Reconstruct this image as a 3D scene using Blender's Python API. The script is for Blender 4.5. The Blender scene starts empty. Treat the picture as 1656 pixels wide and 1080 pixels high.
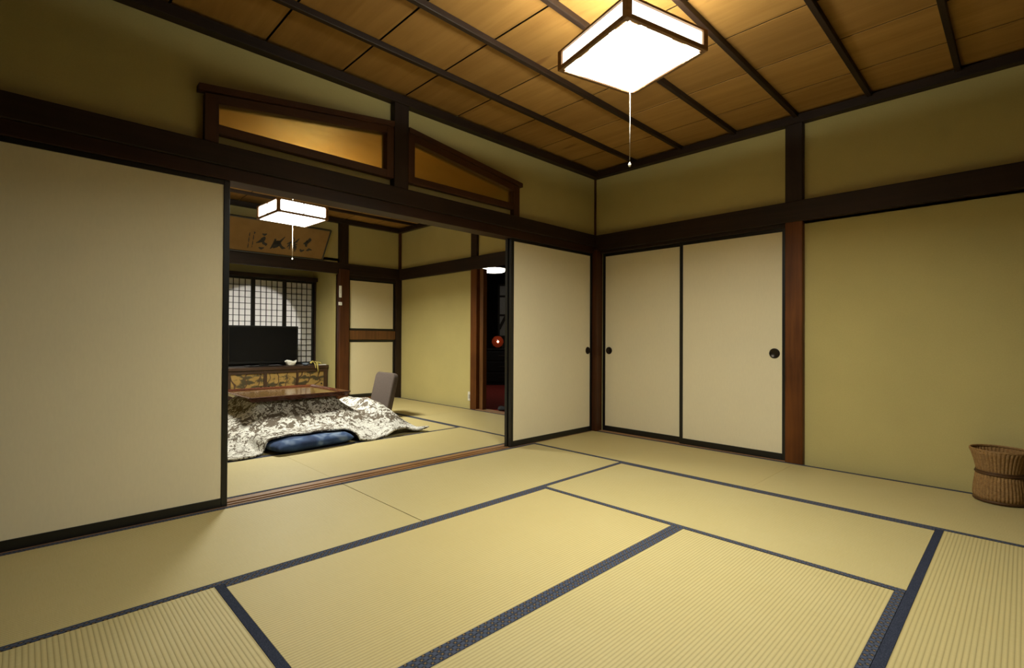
import bpy, bmesh, math, random
from mathutils import Vector, Matrix, noise
PI = math.pi
random.seed(7)
S = bpy.context.scene
COL = S.collection

# ------------------------------------------------------------------ helpers
def lin(r, g, b):
    f = lambda c: (c/255/12.92) if c/255 <= .04045 else ((c/255+.055)/1.055)**2.4
    return (f(r), f(g), f(b), 1)

def BM():
    return bmesh.new()

def box(bm, x0, x1, y0, y1, z0, z1, bevel=0.0, mat=None):
    vs = [bm.verts.new(Vector(c)) for c in ((x0,y0,z0),(x1,y0,z0),(x1,y1,z0),(x0,y1,z0),(x0,y0,z1),(x1,y0,z1),(x1,y1,z1),(x0,y1,z1))]
    fs = [bm.faces.new([vs[i] for i in q]) for q in ((3,2,1,0),(4,5,6,7),(0,1,5,4),(1,2,6,5),(2,3,7,6),(3,0,4,7))]
    if bevel > 0:
        es = list({e for f in fs for e in f.edges})
        r = bmesh.ops.bevel(bm, geom=es, offset=bevel, segments=2, affect='EDGES', profile=.5)
        vs = list({v for f in r['faces'] for v in f.verts} | {v for v in vs if v.is_valid})
    if mat is not None:
        for v in vs: v.co = mat @ v.co
    return vs

def prism(bm, pts, axis, a, b):
    """extrude a 2-D polygon: axis 1 -> pts are (x,z) between y=a and y=b; axis 0 -> pts are (y,z); axis 2 -> (x,y)"""
    def P(p, t):
        return Vector((p[0], t, p[1])) if axis == 1 else Vector((t, p[0], p[1])) if axis == 0 else Vector((p[0], p[1], t))
    A = [bm.verts.new(P(p, a)) for p in pts]; B = [bm.verts.new(P(p, b)) for p in pts]
    n = len(pts)
    bm.faces.new(A); bm.faces.new(B[::-1])
    for i in range(n):
        bm.faces.new((A[i], B[i], B[(i+1) % n], A[(i+1) % n]))
    bmesh.ops.recalc_face_normals(bm, faces=bm.faces[:])

def lathe(bm, prof, seg=32, c=(0,0,0), axis='z', ripple=None, smooth=True, cap=True):
    rings = []
    for k, (r, z) in enumerate(prof):
        ring = []
        for i in range(seg):
            a = 2*PI*i/seg
            rr = r*(1+(ripple(a, z) if ripple else 0))
            u, v = rr*math.cos(a), rr*math.sin(a)
            co = (c[0]+u, c[1]+v, c[2]+z) if axis == 'z' else (c[0]+u, c[1]+z, c[2]+v) if axis == 'y' else (c[0]+z, c[1]+u, c[2]+v)
            ring.append(bm.verts.new(co))
        rings.append(ring)
    for a, b in zip(rings, rings[1:]):
        for i in range(seg):
            f = bm.faces.new((a[i], a[(i+1) % seg], b[(i+1) % seg], b[i])); f.smooth = smooth
    for ring in (rings[0], rings[-1]) if cap else ():
        try: bm.faces.new(ring)
        except ValueError: pass
    bmesh.ops.recalc_face_normals(bm, faces=bm.faces[:])

def tube(bm, pts, r, seg=8):
    pts = [Vector(p) for p in pts]
    rings = []
    for i, p in enumerate(pts):
        d = (pts[min(i+1, len(pts)-1)]-pts[max(i-1, 0)]).normalized()
        up = Vector((0, 0, 1)) if abs(d.z) < .9 else Vector((1, 0, 0))
        a = d.cross(up).normalized(); b = d.cross(a).normalized()
        rr = r[i] if isinstance(r, (list, tuple)) else r
        rings.append([bm.verts.new(p+a*rr*math.cos(2*PI*k/seg)+b*rr*math.sin(2*PI*k/seg)) for k in range(seg)])
    for A, B in zip(rings, rings[1:]):
        for k in range(seg):
            f = bm.faces.new((A[k], A[(k+1) % seg], B[(k+1) % seg], B[k])); f.smooth = True
    bm.faces.new(rings[0]); bm.faces.new(rings[-1])
    bmesh.ops.recalc_face_normals(bm, faces=bm.faces[:])

def wloc(o):
    v = Vector((0, 0, 0))
    while o is not None:
        v += o.location; o = o.parent
    return v

def obj(name, bm, mat, parent=None, local=False, label=None):
    if parent is not None and not local:
        off = wloc(parent)
        for v in bm.verts: v.co -= off
    me = bpy.data.meshes.new(name); bm.to_mesh(me); bm.free()
    o = bpy.data.objects.new(name, me); COL.objects.link(o)
    if mat is not None: me.materials.append(mat)
    if parent is not None: o.parent = parent
    if label: o['label'] = label
    return o

def place(o, x, y, z):
    """move a world-built top-level mesh's origin to a point"""
    v = Vector((x, y, z))
    for q in o.data.vertices: q.co -= v
    o.location = v
    return o

def tag(o, label, cat, group=None):
    o['label'] = label; o['category'] = cat; o['kind'] = 'thing'
    if group: o['group'] = group
    return o

def thing(name, label, cat, loc=(0,0,0), rz=0, group=None):
    o = bpy.data.objects.new(name, None); COL.objects.link(o)
    o.empty_display_size = .05
    o.location = loc; o.rotation_euler = (0, 0, rz)
    return tag(o, label, cat, group)

def struct(name, bm, mat, label=None, parent=None):
    o = obj(name, bm, mat, parent)
    if parent is None: o['kind'] = 'structure'
    if label: o['label'] = label
    return o

_tn = [0]
def trim(x0, x1, y0, y1, z0, z1, mat, label, bevel=.003):
    _tn[0] += 1
    bm = BM(); box(bm, x0, x1, y0, y1, z0, z1, bevel)
    return struct('trim_%d' % _tn[0], bm, mat, label)

# ------------------------------------------------------------------ materials
class NT:
    def __init__(self, name):
        self.m = bpy.data.materials.new(name); self.m.use_nodes = True
        self.t = self.m.node_tree; self.b = self.t.nodes['Principled BSDF']
    def n(self, typ, **kw):
        nd = self.t.nodes.new(typ)
        for k, v in kw.items():
            if k.startswith('i_'):
                nd.inputs[k[2:].replace('_', ' ')].default_value = v
            else: setattr(nd, k, v)
        return nd
    def l(self, a, b): self.t.links.new(a, b)
    def coord(self, scale=(1,1,1), rot=(0,0,0)):
        tc = self.n('ShaderNodeTexCoord'); mp = self.n('ShaderNodeMapping')
        mp.inputs['Scale'].default_value = scale; mp.inputs['Rotation'].default_value = rot
        self.l(tc.outputs['Object'], mp.inputs['Vector']); return mp.outputs['Vector']
    def noise(self, vec, scale, detail=4, rough=.6, dist=0):
        nd = self.n('ShaderNodeTexNoise'); nd.inputs['Scale'].default_value = scale
        nd.inputs['Detail'].default_value = detail; nd.inputs['Roughness'].default_value = rough
        nd.inputs['Distortion'].default_value = dist
        if vec is not None: self.l(vec, nd.inputs['Vector'])
        return nd.outputs['Fac']
    def ramp(self, fac, stops):
        r = self.n('ShaderNodeValToRGB'); e = r.color_ramp.elements
        e[0].position, e[0].color = stops[0]; e[1].position, e[1].color = stops[1]
        for p, c in stops[2:]:
            x = e.new(p); x.color = c
        self.l(fac, r.inputs['Fac']); return r.outputs['Color']
    def mix(self, fac, a, b, typ='MIX'):
        nd = self.n('ShaderNodeMix', data_type='RGBA', blend_type=typ)
        for s, v in ((nd.inputs[0], fac), (nd.inputs[6], a), (nd.inputs[7], b)):
            if hasattr(v, 'is_linked'): self.l(v, s)
            else: s.default_value = v
        return nd.outputs[2]
    def math(self, op, a, b=0.0, c=0.0):
        nd = self.n('ShaderNodeMath', operation=op)
        for s, v in zip(nd.inputs, (a, b, c)):
            if hasattr(v, 'is_linked'): self.l(v, s)
            else: s.default_value = v
        return nd.outputs[0]
    def sep(self, vec):
        nd = self.n('ShaderNodeSeparateXYZ'); self.l(vec, nd.inputs[0]); return nd.outputs
    def bump(self, h, strength=.3, dist=.002):
        nd = self.n('ShaderNodeBump'); nd.inputs['Strength'].default_value = strength; nd.inputs['Distance'].default_value = dist
        self.l(h, nd.inputs['Height']); self.l(nd.outputs['Normal'], self.b.inputs['Normal'])
    def base(self, c):
        if hasattr(c, 'is_linked'): self.l(c, self.b.inputs['Base Color'])
        else: self.b.inputs['Base Color'].default_value = c
    def set(self, rough=.6, spec=.5, metal=0.0):
        self.b.inputs['Roughness'].default_value = rough; self.b.inputs['Specular IOR Level'].default_value = spec
        self.b.inputs['Metallic'].default_value = metal
        return self.m

def plain(name, c, rough=.6, spec=.4, metal=0.0, var=.12, scale=40):
    n = NT(name); f = n.noise(n.coord(), scale, 3)
    d = tuple(x*(1-var) for x in c[:3])+(1,); b = tuple(min(1, x*(1+var)) for x in c[:3])+(1,)
    n.base(n.ramp(f, [(.3, d), (.7, b)])); return n.set(rough, spec, metal)

def wood(name, dark, mid, axis, rough=.5, spec=.4, grain=26, bump=.15, stain=0.0):
    n = NT(name); sc = [grain]*3; sc[axis] = 1.1
    v = n.coord(tuple(sc)); f = n.noise(v, 1.0, 6, .62, .4)
    c = n.ramp(f, [(.28, dark), (.72, mid)])
    big = n.noise(n.coord(), 1.7, 3)
    c = n.mix(.35, c, n.ramp(big, [(.35, dark), (.65, mid)]))
    n.base(c); n.bump(f, bump, .0015)
    return n.set(rough, spec)

def emit(name, c, s):
    m = bpy.data.materials.new(name); m.use_nodes = True
    t = m.node_tree; t.nodes.clear()
    e = t.nodes.new('ShaderNodeEmission'); o = t.nodes.new('ShaderNodeOutputMaterial')
    e.inputs[0].default_value = c; e.inputs[1].default_value = s
    t.links.new(e.outputs[0], o.inputs[0]); return m

DK, DM = (.010, .0055, .0035, 1), (.034, .017, .009, 1)
W_DARK = [wood('dark_beam_wood_%s' % 'xyz'[a], DK, DM, a, .55, .3) for a in range(3)]
BK, BMID = (.026, .008, .003, 1), (.095, .031, .009, 1)
W_POST_R = wood('worn_lit_post_wood', (.045, .013, .003, 1), (.185, .062, .012, 1), 2, .5, .22)  # lower post tone: wear, plus the fuller light put into the colour
W_POST = wood('reddish_post_wood', BK, BMID, 2, .42, .3)
W_KAMOI = wood('lintel_wood', (.014, .006, .003, 1), (.046, .018, .008, 1), 0, .5, .3)
W_RANMA = [wood('transom_wood_%s' % 'xyz'[a], (.030, .010, .003, 1), (.085, .030, .008, 1), a, .5, .35) for a in range(3)]
W_SILL = wood('threshold_wood', (.11, .048, .016, 1), (.40, .21, .085, 1), 0, .4, .4, 60)
W_SILLY = wood('door_sill_wood', (.16, .075, .03, 1), (.42, .24, .11, 1), 1, .5, .4, 60)
W_JAMB = wood('door_jamb_wood', (.07, .028, .009, 1), (.20, .084, .025, 1), 2, .4, .4)
LACQ = plain('black_lacquer', (.0075, .0075, .0075, 1), .32, .5)
DISH = plain('dark_bronze', (.02, .013, .010, 1), .35, .5, .5)
DARK = plain('dark_void_wood', (.012, .010, .009, 1), .7, .2)

def ceiling_mat():
    n = NT('ceiling_cedar_boards')
    v = n.coord((14, 1.0, 14)); f = n.noise(v, 1.0, 7, .62, .5)
    c = n.ramp(f, [(.25, (.30, .155, .040, 1)), (.75, (.44, .245, .072, 1))])
    tc = n.sep(n.coord())
    bi = n.math('FLOOR', n.math('MULTIPLY', n.math('ADD', tc[0], 10.03), 1/.4575))
    w = n.n('ShaderNodeTexWhiteNoise', noise_dimensions='1D'); n.l(bi, w.inputs['W'])
    c = n.mix(w.outputs['Value'], c, n.mix(1.0, c, (.80, .78, .74, 1), 'MULTIPLY'))
    m = n.noise(n.coord((12, 2.6, 12)), 1.0, 2, .5, .3)          # scattered dark grain flecks
    c = n.mix(n.ramp(m, [(.70, (0,0,0,1)), (.78, (.55,.55,.55,1))]), c, (.13, .05, .014, 1))
    n.base(c); n.bump(f, .08, .001); return n.set(.55, .25)
CEIL = ceiling_mat()

def plaster(name, c):
    n = NT(name); v = n.coord()
    f = n.noise(v, 160, 3, .7); g = n.noise(v, 2.2, 3)
    c1 = tuple(x*.90 for x in c[:3])+(1,); c2 = tuple(x*1.05 for x in c[:3])+(1,)
    n.base(n.mix(.5, n.ramp(f, [(.3, c1), (.7, c2)]), n.ramp(g, [(.3, c1), (.7, c2)])))
    n.bump(f, .25, .0012); return n.set(.95, .1)
PLASTER = plaster('olive_sand_plaster', (.53, .455, .195, 1))

def paper(name, c):
    n = NT(name); v = n.coord((1, 1, .25)); f = n.noise(v, 90, 4, .7); g = n.noise(n.coord(), 1.6, 4)
    a = tuple(x*.95 for x in c[:3])+(1,); b = tuple(x*1.03 for x in c[:3])+(1,)
    n.base(n.mix(.5, n.ramp(f, [(.3, a), (.7, b)]), n.ramp(g, [(.35, a), (.65, b)])))
    n.bump(f, .1, .0006); return n.set(.85, .15)
CLOSETP = paper('closet_door_paper', (.66, .58, .37, 1))
FUSUMA = paper('fusuma_paper', (.80, .725, .525, 1))

def tatami_mat_mat():
    n = NT('tatami_rush'); tc = n.coord(); s = n.sep(tc)
    ph = n.math('MULTIPLY', s[1], 2*PI/.0132)
    jit = n.math('MULTIPLY', n.noise(n.coord((1.2, 55, 1)), 1.0, 2), 1.2)
    rib = n.math('ABSOLUTE', n.math('SINE', n.math('MULTIPLY', n.math('ADD', ph, jit), .5)))     # rounded ribs along x, narrow valleys
    rib = n.math('POWER', rib, .55)
    rush = n.noise(n.coord((330, 14, 1)), 1.0, 3, .7)           # rush strands across the mat
    blot = n.noise(n.coord((2.2, 1.4, 1)), 1.0, 4, .6)
    oi = n.n('ShaderNodeObjectInfo')
    c = n.ramp(rush, [(.25, (.455, .385, .182, 1)), (.75, (.555, .480, .248, 1))])
    c = n.mix(.30, c, n.ramp(blot, [(.3, (.455, .375, .158, 1)), (.7, (.545, .475, .252, 1))]))
    c = n.mix(n.math('MULTIPLY', oi.outputs['Random'], .5), c, (.545, .435, .185, 1))
    c = n.mix(n.math('MULTIPLY', n.math('SUBTRACT', 1.0, rib), .75), c, (.27, .21, .085, 1))
    n.base(c)
    h = n.math('ADD', rib, n.math('MULTIPLY', rush, .12)); n.bump(h, .45, .0016)
    return n.set(.55, .3)
TATAMI = tatami_mat_mat()

def heri_mat():
    n = NT('tatami_border_brocade'); tc = n.coord(); s = n.sep(tc)
    P = .030
    def zig(sx, off):
        u = n.math('ADD', n.math('MULTIPLY', s[0], 1/P*sx), n.math('ADD', n.math('MULTIPLY', s[1], 1/P), off))
        return n.math('ABSOLUTE', n.math('SUBTRACT', n.math('FRACT', u), .5))
    a, b = zig(1, 0), zig(-1, 0)
    line = n.math('MINIMUM', a, b)
    diamond = n.math('ADD', a, b)
    c = n.ramp(diamond, [(.30, (.006, .007, .012, 1)), (.66, (.075, .092, .150, 1))])
    c = n.mix(n.ramp(line, [(.04, (1,1,1,1)), (.09, (0,0,0,1))]), c, (.085, .09, .095, 1))
    dots = n.math('MAXIMUM', a, b)
    c = n.mix(n.ramp(dots, [(.10, (1,1,1,1)), (.15, (0,0,0,1))]), c, (.26, .16, .06, 1))
    f = n.noise(n.coord(), 900, 2, .7)
    c = n.mix(.25, c, n.ramp(f, [(.35, (.006, .007, .012, 1)), (.7, (.06, .065, .08, 1))]))
    n.base(c); n.bump(f, .3, .0006); return n.set(.9, .04)
HERI = heri_mat()
def heri_plain():
    n = NT('tatami_border_navy'); f = n.noise(n.coord((1, 1, 1)), 420, 3, .7)
    n.base(n.ramp(f, [(.3, (.008, .010, .020, 1)), (.75, (.062, .072, .110, 1))])); n.bump(f, .3, .0006); return n.set(.9, .04)
HERI_NAVY = heri_plain()

# ------------------------------------------------------------------ setting: floors, walls, ceilings
X0, XL, YB = -4.45, -4.45, -3.62         # left and back limits of the room
D2 = 3.73                                # back of the far room
CZ = 2.600                               # ceiling boards
bm = BM(); box(bm, -4.6, .15, -3.75, 3.80, -.10, -.052); struct('floor', bm, W_SILL, 'bare boards under the tatami mats')

bm = BM(); box(bm, -4.50, .06, .03, .095, 1.83, 2.66); struct('wall_left', bm, PLASTER, 'olive plaster wall above the sliding doors between the rooms')
bm = BM(); box(bm, .03, .10, -3.66, .03, 1.78, 2.66); box(bm, .03, .10, -3.66, -1.80, -.06, 1.80); box(bm, .11, .14, -1.80, .03, -.06, 1.80)
struct('wall_right', bm, PLASTER, 'olive plaster wall with closet doors')
bm = BM(); box(bm, -4.56, -4.47, -3.70, .12, -.06, 2.66); struct('wall_back_left', bm, DARK, 'unseen side wall by the camera, made dark to cut bounced light')  # unseen wall, kept dark so that little light bounces back
bm = BM(); box(bm, -4.56, .10, -3.72, -3.64, -.06, 2.66); struct('wall_back', bm, DARK, 'unseen side wall by the camera, made dark to cut bounced light')  # also out of view, dark to lower the bounce
bm = BM(); box(bm, .065, .125, 1.92, 3.80, -.06, 2.66); box(bm, .065, .125, .12, 1.92, 1.83, 2.66); box(bm, .065, .125, .06, .90, -.06, 1.83)
struct('wall_far_right', bm, PLASTER, 'olive plaster wall of the far room')
bm = BM(); box(bm, -.97, .12, D2+.03, D2+.09, 1.80, 2.66); box(bm, -4.5, -.97, D2+.03, D2+.09, 1.86, 2.66); box(bm, -4.5, -2.78, D2+.03, D2+.09, -.06, 1.86)
box(bm, -.80, .06, D2+.07, D2+.10, -.06, 1.86)
struct('wall_far_back', bm, PLASTER, 'olive plaster wall above the alcove')
bm = BM(); box(bm, -4.56, -4.47, .12, 3.80, -.06, 2.66); struct('wall_far_left', bm, PLASTER)
# alcove shell
bm = BM(); box(bm, -.955, -.90, D2+.03, 4.66, -.06, 2.0); box(bm, -2.82, -2.76, D2+.03, 4.66, -.06, 2.0)
box(bm, -2.82, -.90, 4.60, 4.66, -.06, .50); box(bm, -2.82, -.90, 4.60, 4.66, 1.76, 2.0); struct('wall_alcove', bm, PLASTER, 'olive plaster sides of the alcove')
bm = BM(); box(bm, -2.82, -.90, D2+.03, 4.66, 1.99, 2.03); struct('ceiling_alcove', bm, W_DARK[0])
bm = BM(); box(bm, -2.76, -.955, 3.76, 4.60, -.05, .12, .004); struct('floor_alcove', bm, W_DARK[0], 'raised dark floor of the alcove')

def ceiling(name, y0, y1):
    bm = BM(); p = .4575; x = -4.97
    while x < .1:
        a, b = max(x, -4.5), min(x+p-.012, .1)
        vs = [(a, CZ), (b, CZ), (b, CZ+.003), (a, CZ+.003)]
        prism(bm, vs, 1, y0, y1); x += p
    return struct(name, bm, CEIL, 'brown cedar board ceiling')
# boards laid so that the seams fall at x = -3.15, -2.69, -2.22 ... as in the room
ceiling('ceiling', -3.66, .05)
ceiling('ceiling_far', .08, D2+.05)
bm = BM(); box(bm, -4.56, .12, -3.72, 4.7, 2.63, 2.66); struct('ceiling_backing', bm, DARK)
for y in (-.46, -.925, -1.385, -1.835, -2.285, -2.735, -3.19):
    trim(-4.46, .02, y-.015, y+.015, 2.565, CZ, W_DARK[0], 'dark ceiling batten')
for y in (.58, 1.03, 1.48, 1.93, 2.38, 2.83, 3.28):
    trim(-4.46, .05, y-.015, y+.015, 2.565, CZ, W_DARK[0], 'dark ceiling batten of the far room')
# cornices
trim(-4.47, .03, -.035, .03, 2.525, 2.585, W_DARK[0], 'dark cornice along the left wall')
trim(-.035, .03, -3.64, -.035, 2.525, 2.585, W_DARK[1], 'dark cornice along the right wall')
trim(-4.47, -4.42, -3.64, -.035, 2.525, 2.585, W_DARK[1], 'dark cornice')
trim(-4.42, -.035, -3.64, -3.60, 2.525, 2.585, W_DARK[0], 'dark cornice')
trim(-4.47, .065, D2-.035, D2+.03, 2.525, 2.585, W_DARK[0], 'dark cornice of the far room')
trim(.0, .065, .095, D2-.035, 2.525, 2.585, W_DARK[1], 'dark cornice of the far room')
trim(-4.47, .0, .095, .14, 2.525, 2.585, W_DARK[0], 'dark cornice of the far room')
# nageshi rails
trim(-4.47, -.025, -.025, .03, 1.835, 1.950, W_DARK[0], 'dark rail above the sliding doors', .006)
trim(-.025, .03, -3.64, .03, 1.795, 1.950, W_DARK[1], 'dark rail along the right wall', .006)
trim(-4.47, -4.42, -3.64, -.03, 1.795, 1.950, W_DARK[1], 'dark rail', .006)
trim(-4.42, -.03, -3.64, -3.60, 1.795, 1.950, W_DARK[0], 'dark rail', .006)
trim(-4.47, .0, .095, .14, 1.835, 1.950, W_DARK[0], 'dark rail of the far room', .006)
trim(.012, .065, .14, D2-.03, 1.800, 1.965, W_DARK[1], 'dark rail along the far room wall', .006)
trim(-4.47, .065, D2-.025, D2+.03, 1.812, 1.965, W_DARK[0], 'dark rail above the alcove', .006)
# lintel and threshold between the rooms
trim(-4.47, -.03, -.012, .118, 1.765, 1.836, W_KAMOI, 'reddish brown grooved lintel over the opening')
_tn[0] += 1
bm = BM()
box(bm, -4.47, .03, -.004, .130, -.05, -.004)
for a, b in ((-.004, .002), (.033, .045), (.077, .130)): box(bm, -4.47, .03, a, b, -.004, .002, .0008)
struct('trim_%d' % _tn[0], bm, W_SILL, 'worn brown wooden threshold with grooves')
trim(.0, .10, -1.76, -.05, 1.768, 1.80, W_DARK[1], 'dark lintel over the closet doors')
trim(-.012, .11, -1.76, -.05, -.05, .003, W_SILLY, 'brown closet threshold', .001)
# posts; upper ends coloured darker for age and for weaker light up there
trim(-.020, .10, -1.876, -1.757, -.05, 1.87, W_POST_R, 'reddish brown post beside the closet', .006)
trim(-.020, .10, -1.876, -1.757, 1.871, 2.54, W_DARK[2], 'upper post above the rail, darkened for age and weak light', .006)
trim(-.050, .05, -.050, .05, -.05, 1.80, W_POST, 'brown corner post', .005)
trim(.014, .05, .014, .05, 1.94, 2.53, W_POST, 'thin reddish corner strip', .002)
trim(-2.320, -2.205, -.022, .05, 1.94, 2.54, W_DARK[2], 'dark post between the transoms', .006)
trim(-4.49, -4.375, -.02, .10, -.05, 2.54, W_POST, 'brown post', .006)
trim(.030, .13, 1.885, 2.005, -.05, 1.90, W_POST_R, 'reddish brown post beside the dark doorway', .005)
trim(.030, .13, 1.885, 2.005, 1.901, 2.54, W_DARK[2], 'upper post above the far rail, darkened for age and weak light', .005)
trim(.060, .125, 1.790, 1.855, -.02, 1.80, W_JAMB, 'brown door jamb', .003)
trim(.085, .12, 1.855, 1.885, -.02, 1.80, W_SILLY, 'pale door edge', .002)
trim(.022, .15, .88, 1.886, -.05, .008, W_SILLY, 'worn wooden sill of the dark doorway', .002)
trim(.03, .07, D2-.01, D2+.05, 1.95, 2.53, W_POST, 'thin corner strip of the far room', .002)
trim(-.035, .07, D2-.02, D2+.06, -.05, 1.82, W_DARK[2], 'dark corner post of the far room', .004)
trim(-.955, -.800, D2-.045, D2+.075, -.05, 1.88, W_POST, 'polished reddish alcove post', .012)
trim(-.945, -.810, D2-.020, D2+.075, 1.881, 2.54, W_DARK[2], 'upper part of the alcove post, darkened for age and weak light', .004)
trim(-.80, -.035, D2-.005, D2+.06, .885, 1.015, W_JAMB, 'brown rail between the closet doors', .003)
trim(-.80, -.035, D2-.005, D2+.06, -.05, .045, W_JAMB, 'brown sill under the closet door', .003)
trim(-.80, -.035, D2-.005, D2+.06, 1.765, 1.815, W_DARK[0], 'dark lintel over the closet doors', .003)
trim(-2.78, -.955, 4.40, 4.50, 1.745, 1.80, W_DARK[0], 'dark header over the paper windows', .003)
trim(-.975, -.945, 4.46, 4.53, .50, 1.80, W_DARK[2], 'dark window post', .003)

# ------------------------------------------------------------------ transom windows (mountain shaped)
_wn = [0]
def window(label):
    _wn[0] += 1
    o = bpy.data.objects.new('window_%d' % _wn[0], None); COL.objects.link(o)
    o['kind'] = 'structure'; o['label'] = label
    return o
def amber():
    n = NT('amber_panel'); v = n.coord((6, 1, 24)); f = n.noise(v, 1.0, 5, .6, .3)
    n.base(n.ramp(f, [(.3, (.80, .61, .20, 1)), (.7, (.88, .70, .26, 1))]))
    g = n.noise(n.coord(), 240, 2); n.bump(g, .25, .0012)
    return n.set(.21, .8, 1.0)
AMBER = amber()
def transom(x_out, x_in, label):
    """x_out the low end, x_in the tall end beside the post"""
    sg = 1 if x_in > x_out else -1
    w = window(label)
    top = lambda x: 2.235+.16*abs(x-x_out)/1.16            # upper edge of the sloping bar
    yf, yb = -.014, .034
    over = x_out-sg*.03
    bm = BM()
    prism(bm, [(over, top(over)), (x_in, top(x_in)), (x_in, top(x_in)-.034), (over, top(over)-.034)], 1, yf-.012, yb)
    a = x_out+sg*.03
    prism(bm, [(a, top(a)-.034), (x_in, top(x_in)-.034), (x_in, top(x_in)-.083), (a, top(a)-.083)], 1, yf, yb)
    obj('top_rail', bm, W_RANMA[0], w)
    bm = BM(); box(bm, min(a, x_in), max(a, x_in), yf, yb, 2.003, 2.052, .002); obj('bottom_rail', bm, W_RANMA[0], w)
    yf -= .003; yb -= .004
    c = x_out+sg*.0; d = c+sg*.065
    bm = BM(); prism(bm, [(min(c, d)+.0, 1.952), (max(c, d), 1.952), (max(c, d), top(max(c, d))-.036), (min(c, d), top(min(c, d))-.036)], 1, yf, yb)
    obj('stile', bm, W_RANMA[2], w)
    e = x_in-sg*.05
    bm = BM(); prism(bm, [(min(e, x_in), 2.004), (max(e, x_in), 2.004), (max(e, x_in), top(max(e, x_in))-.05), (min(e, x_in), top(min(e, x_in))-.05)], 1, yf, yb)
    obj('stile', bm, W_RANMA[2], w)
    bm = BM(); prism(bm, [(x_out+sg*.04, 2.03), (x_in-sg*.02, 2.03), (x_in-sg*.02, top(x_in)-.06), (x_out+sg*.04, top(x_out)-.06)], 1, .020, .029)
    obj('panel', bm, AMBER, w, label='glossy amber panel')
transom(-3.445, -2.322, 'sloping transom with glossy amber panel left of the post')
transom(-1.105, -2.203, 'sloping transom with amber panel right of the post')

# ------------------------------------------------------------------ sliding doors
def pull(parent, x, y, z, axis, r=.036):
    """round recessed finger pull; axis gives the direction it faces"""
    bm = BM(); lathe(bm, [(.001, -.0005), (r*.72, -.0005), (r*.80, -.0035), (r, -.0045), (r+.002, -.001), (r+.002, .002)], 28, (x, y, z), axis)
    return obj('door_pull', bm, DISH, parent, label='round dark metal finger pull')
def sliding_door(label, axis, a, b, f, z0, z1, pulls=(), th=.030, st=.030, tr=.032, br=.050, name='sliding_door', cat='sliding door', group=None, back=False):
    """a panel in the plane y=f (axis 1) or x=f (axis 0), running a..b, front towards the smaller coordinate"""
    base = ((a+b)/2, f+th/2, z0) if axis == 1 else (f+th/2, (a+b)/2, z0)
    t = thing(name, label, cat, base, 0, group)
    def bx(bm, u0, u1, v0, v1, zz0, zz1, bev=.0):
        if axis == 1: box(bm, u0, u1, v0, v1, zz0, zz1, bev)
        else: box(bm, v0, v1, u0, u1, zz0, zz1, bev)
    bm = BM()
    bx(bm, a, a+st, f, f+th, z0, z1, .002); bx(bm, b-st, b, f, f+th, z0, z1, .002)
    bx(bm, a+st, b-st, f, f+th, z0, z0+br, .002); bx(bm, a+st, b-st, f, f+th, z1-tr, z1, .002)
    obj('frame', bm, LACQ, t, label='black lacquered frame')
    bm = BM(); bx(bm, a+st-.002, b-st+.002, f+.005, f+th-.005, z0+br-.002, z1-tr+.002)
    obj('paper_panel', bm, CLOSETP if name == 'closet_door' else FUSUMA, t)
    for u, z, r in pulls:
        if axis == 1: pull(t, u, f+.005, z, 'y', r)
        else: pull(t, f+.005, u, z, 'x', r)
    return t
G1 = 'sliding doors between the two rooms'
sliding_door('wide cream paper sliding door with black frame at the left edge of the opening', 1, -4.372, -3.318, .002, .000, 1.772, [(-4.28, .80, .034)], group=G1)
sliding_door('second cream sliding door hidden behind the wide left door, only its black edge showing', 1, -4.370, -3.322, .046, .000, 1.772, group=G1)
sliding_door('cream paper sliding door right of the opening, in the room corner, with round pull', 1, -1.178, -.052, .002, .000, 1.772, [(-.115, .80, .034)], group=G1)
sliding_door('rear sliding door of the right pair, its dark edge facing the opening', 1, -1.182, -.056, .046, .000, 1.772, group=G1)
G2 = 'closet sliding doors on the right wall'
sliding_door('narrower closet sliding door next to the room corner with round pull by the corner post', 0, -.925, -.052, .052, .003, 1.772, [(-.125, .80, .034)], group=G2)
sliding_door('wider closet sliding door with round pull beside the reddish brown post', 0, -1.757, -.895, .014, .003, 1.772, [(-1.672, .812, .037)], group=G2)
G3 = 'small closet doors in the far room'
sliding_door('upper small cream closet door with black frame beside the alcove post', 1, -.798, -.037, D2+.01, 1.016, 1.768, name='closet_door', cat='closet door', group=G3, st=.03, br=.032)
sliding_door('lower small cream closet door with black frame behind the floor chair', 1, -.798, -.037, D2+.01, .046, .884, name='closet_door', cat='closet door', group=G3, st=.03, tr=.035)

# ------------------------------------------------------------------ tatami mats
def mat(x0, x1, y0, y1, label, heri=None, e=.0003):
    heri = heri or HERI
    along_x = (x1-x0) > (y1-y0)
    L, W = (x1-x0, y1-y0) if along_x else (y1-y0, x1-x0)
    g = .0005
    bm = BM(); box(bm, -L/2+e, L/2-e, -W/2+g, W/2-g, -.050, 0, .0012)
    o = obj('tatami_mat', bm, TATAMI)
    o.location = ((x0+x1)/2, (y0+y1)/2, 0); o.rotation_euler = (0, 0, 0 if along_x else PI/2)
    tag(o, label, 'tatami mat', 'tatami mats on the floor')
    for s in (-1, 1):
        bm = BM()
        a, b = (s*W/2, s*(W/2-.0305)); a -= s*g*.6
        box(bm, -L/2+e, L/2-e, min(a, b), max(a, b), -.045, .0016, .0004)
        obj('cloth_border', bm, heri, o, True, label='dark patterned cloth border')
    return o
mat(-2.675, -.925, -.9374, -.006, 'tatami mat against the threshold, under the right end of the opening', None, .002)
mat(-4.44, -2.677, -.9374, -.006, 'tatami mat against the threshold, below the wide left sliding door')
mat(-.9246, -.012, -1.822, -.006, 'tatami mat in the room corner, in front of the closet doors')
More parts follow.
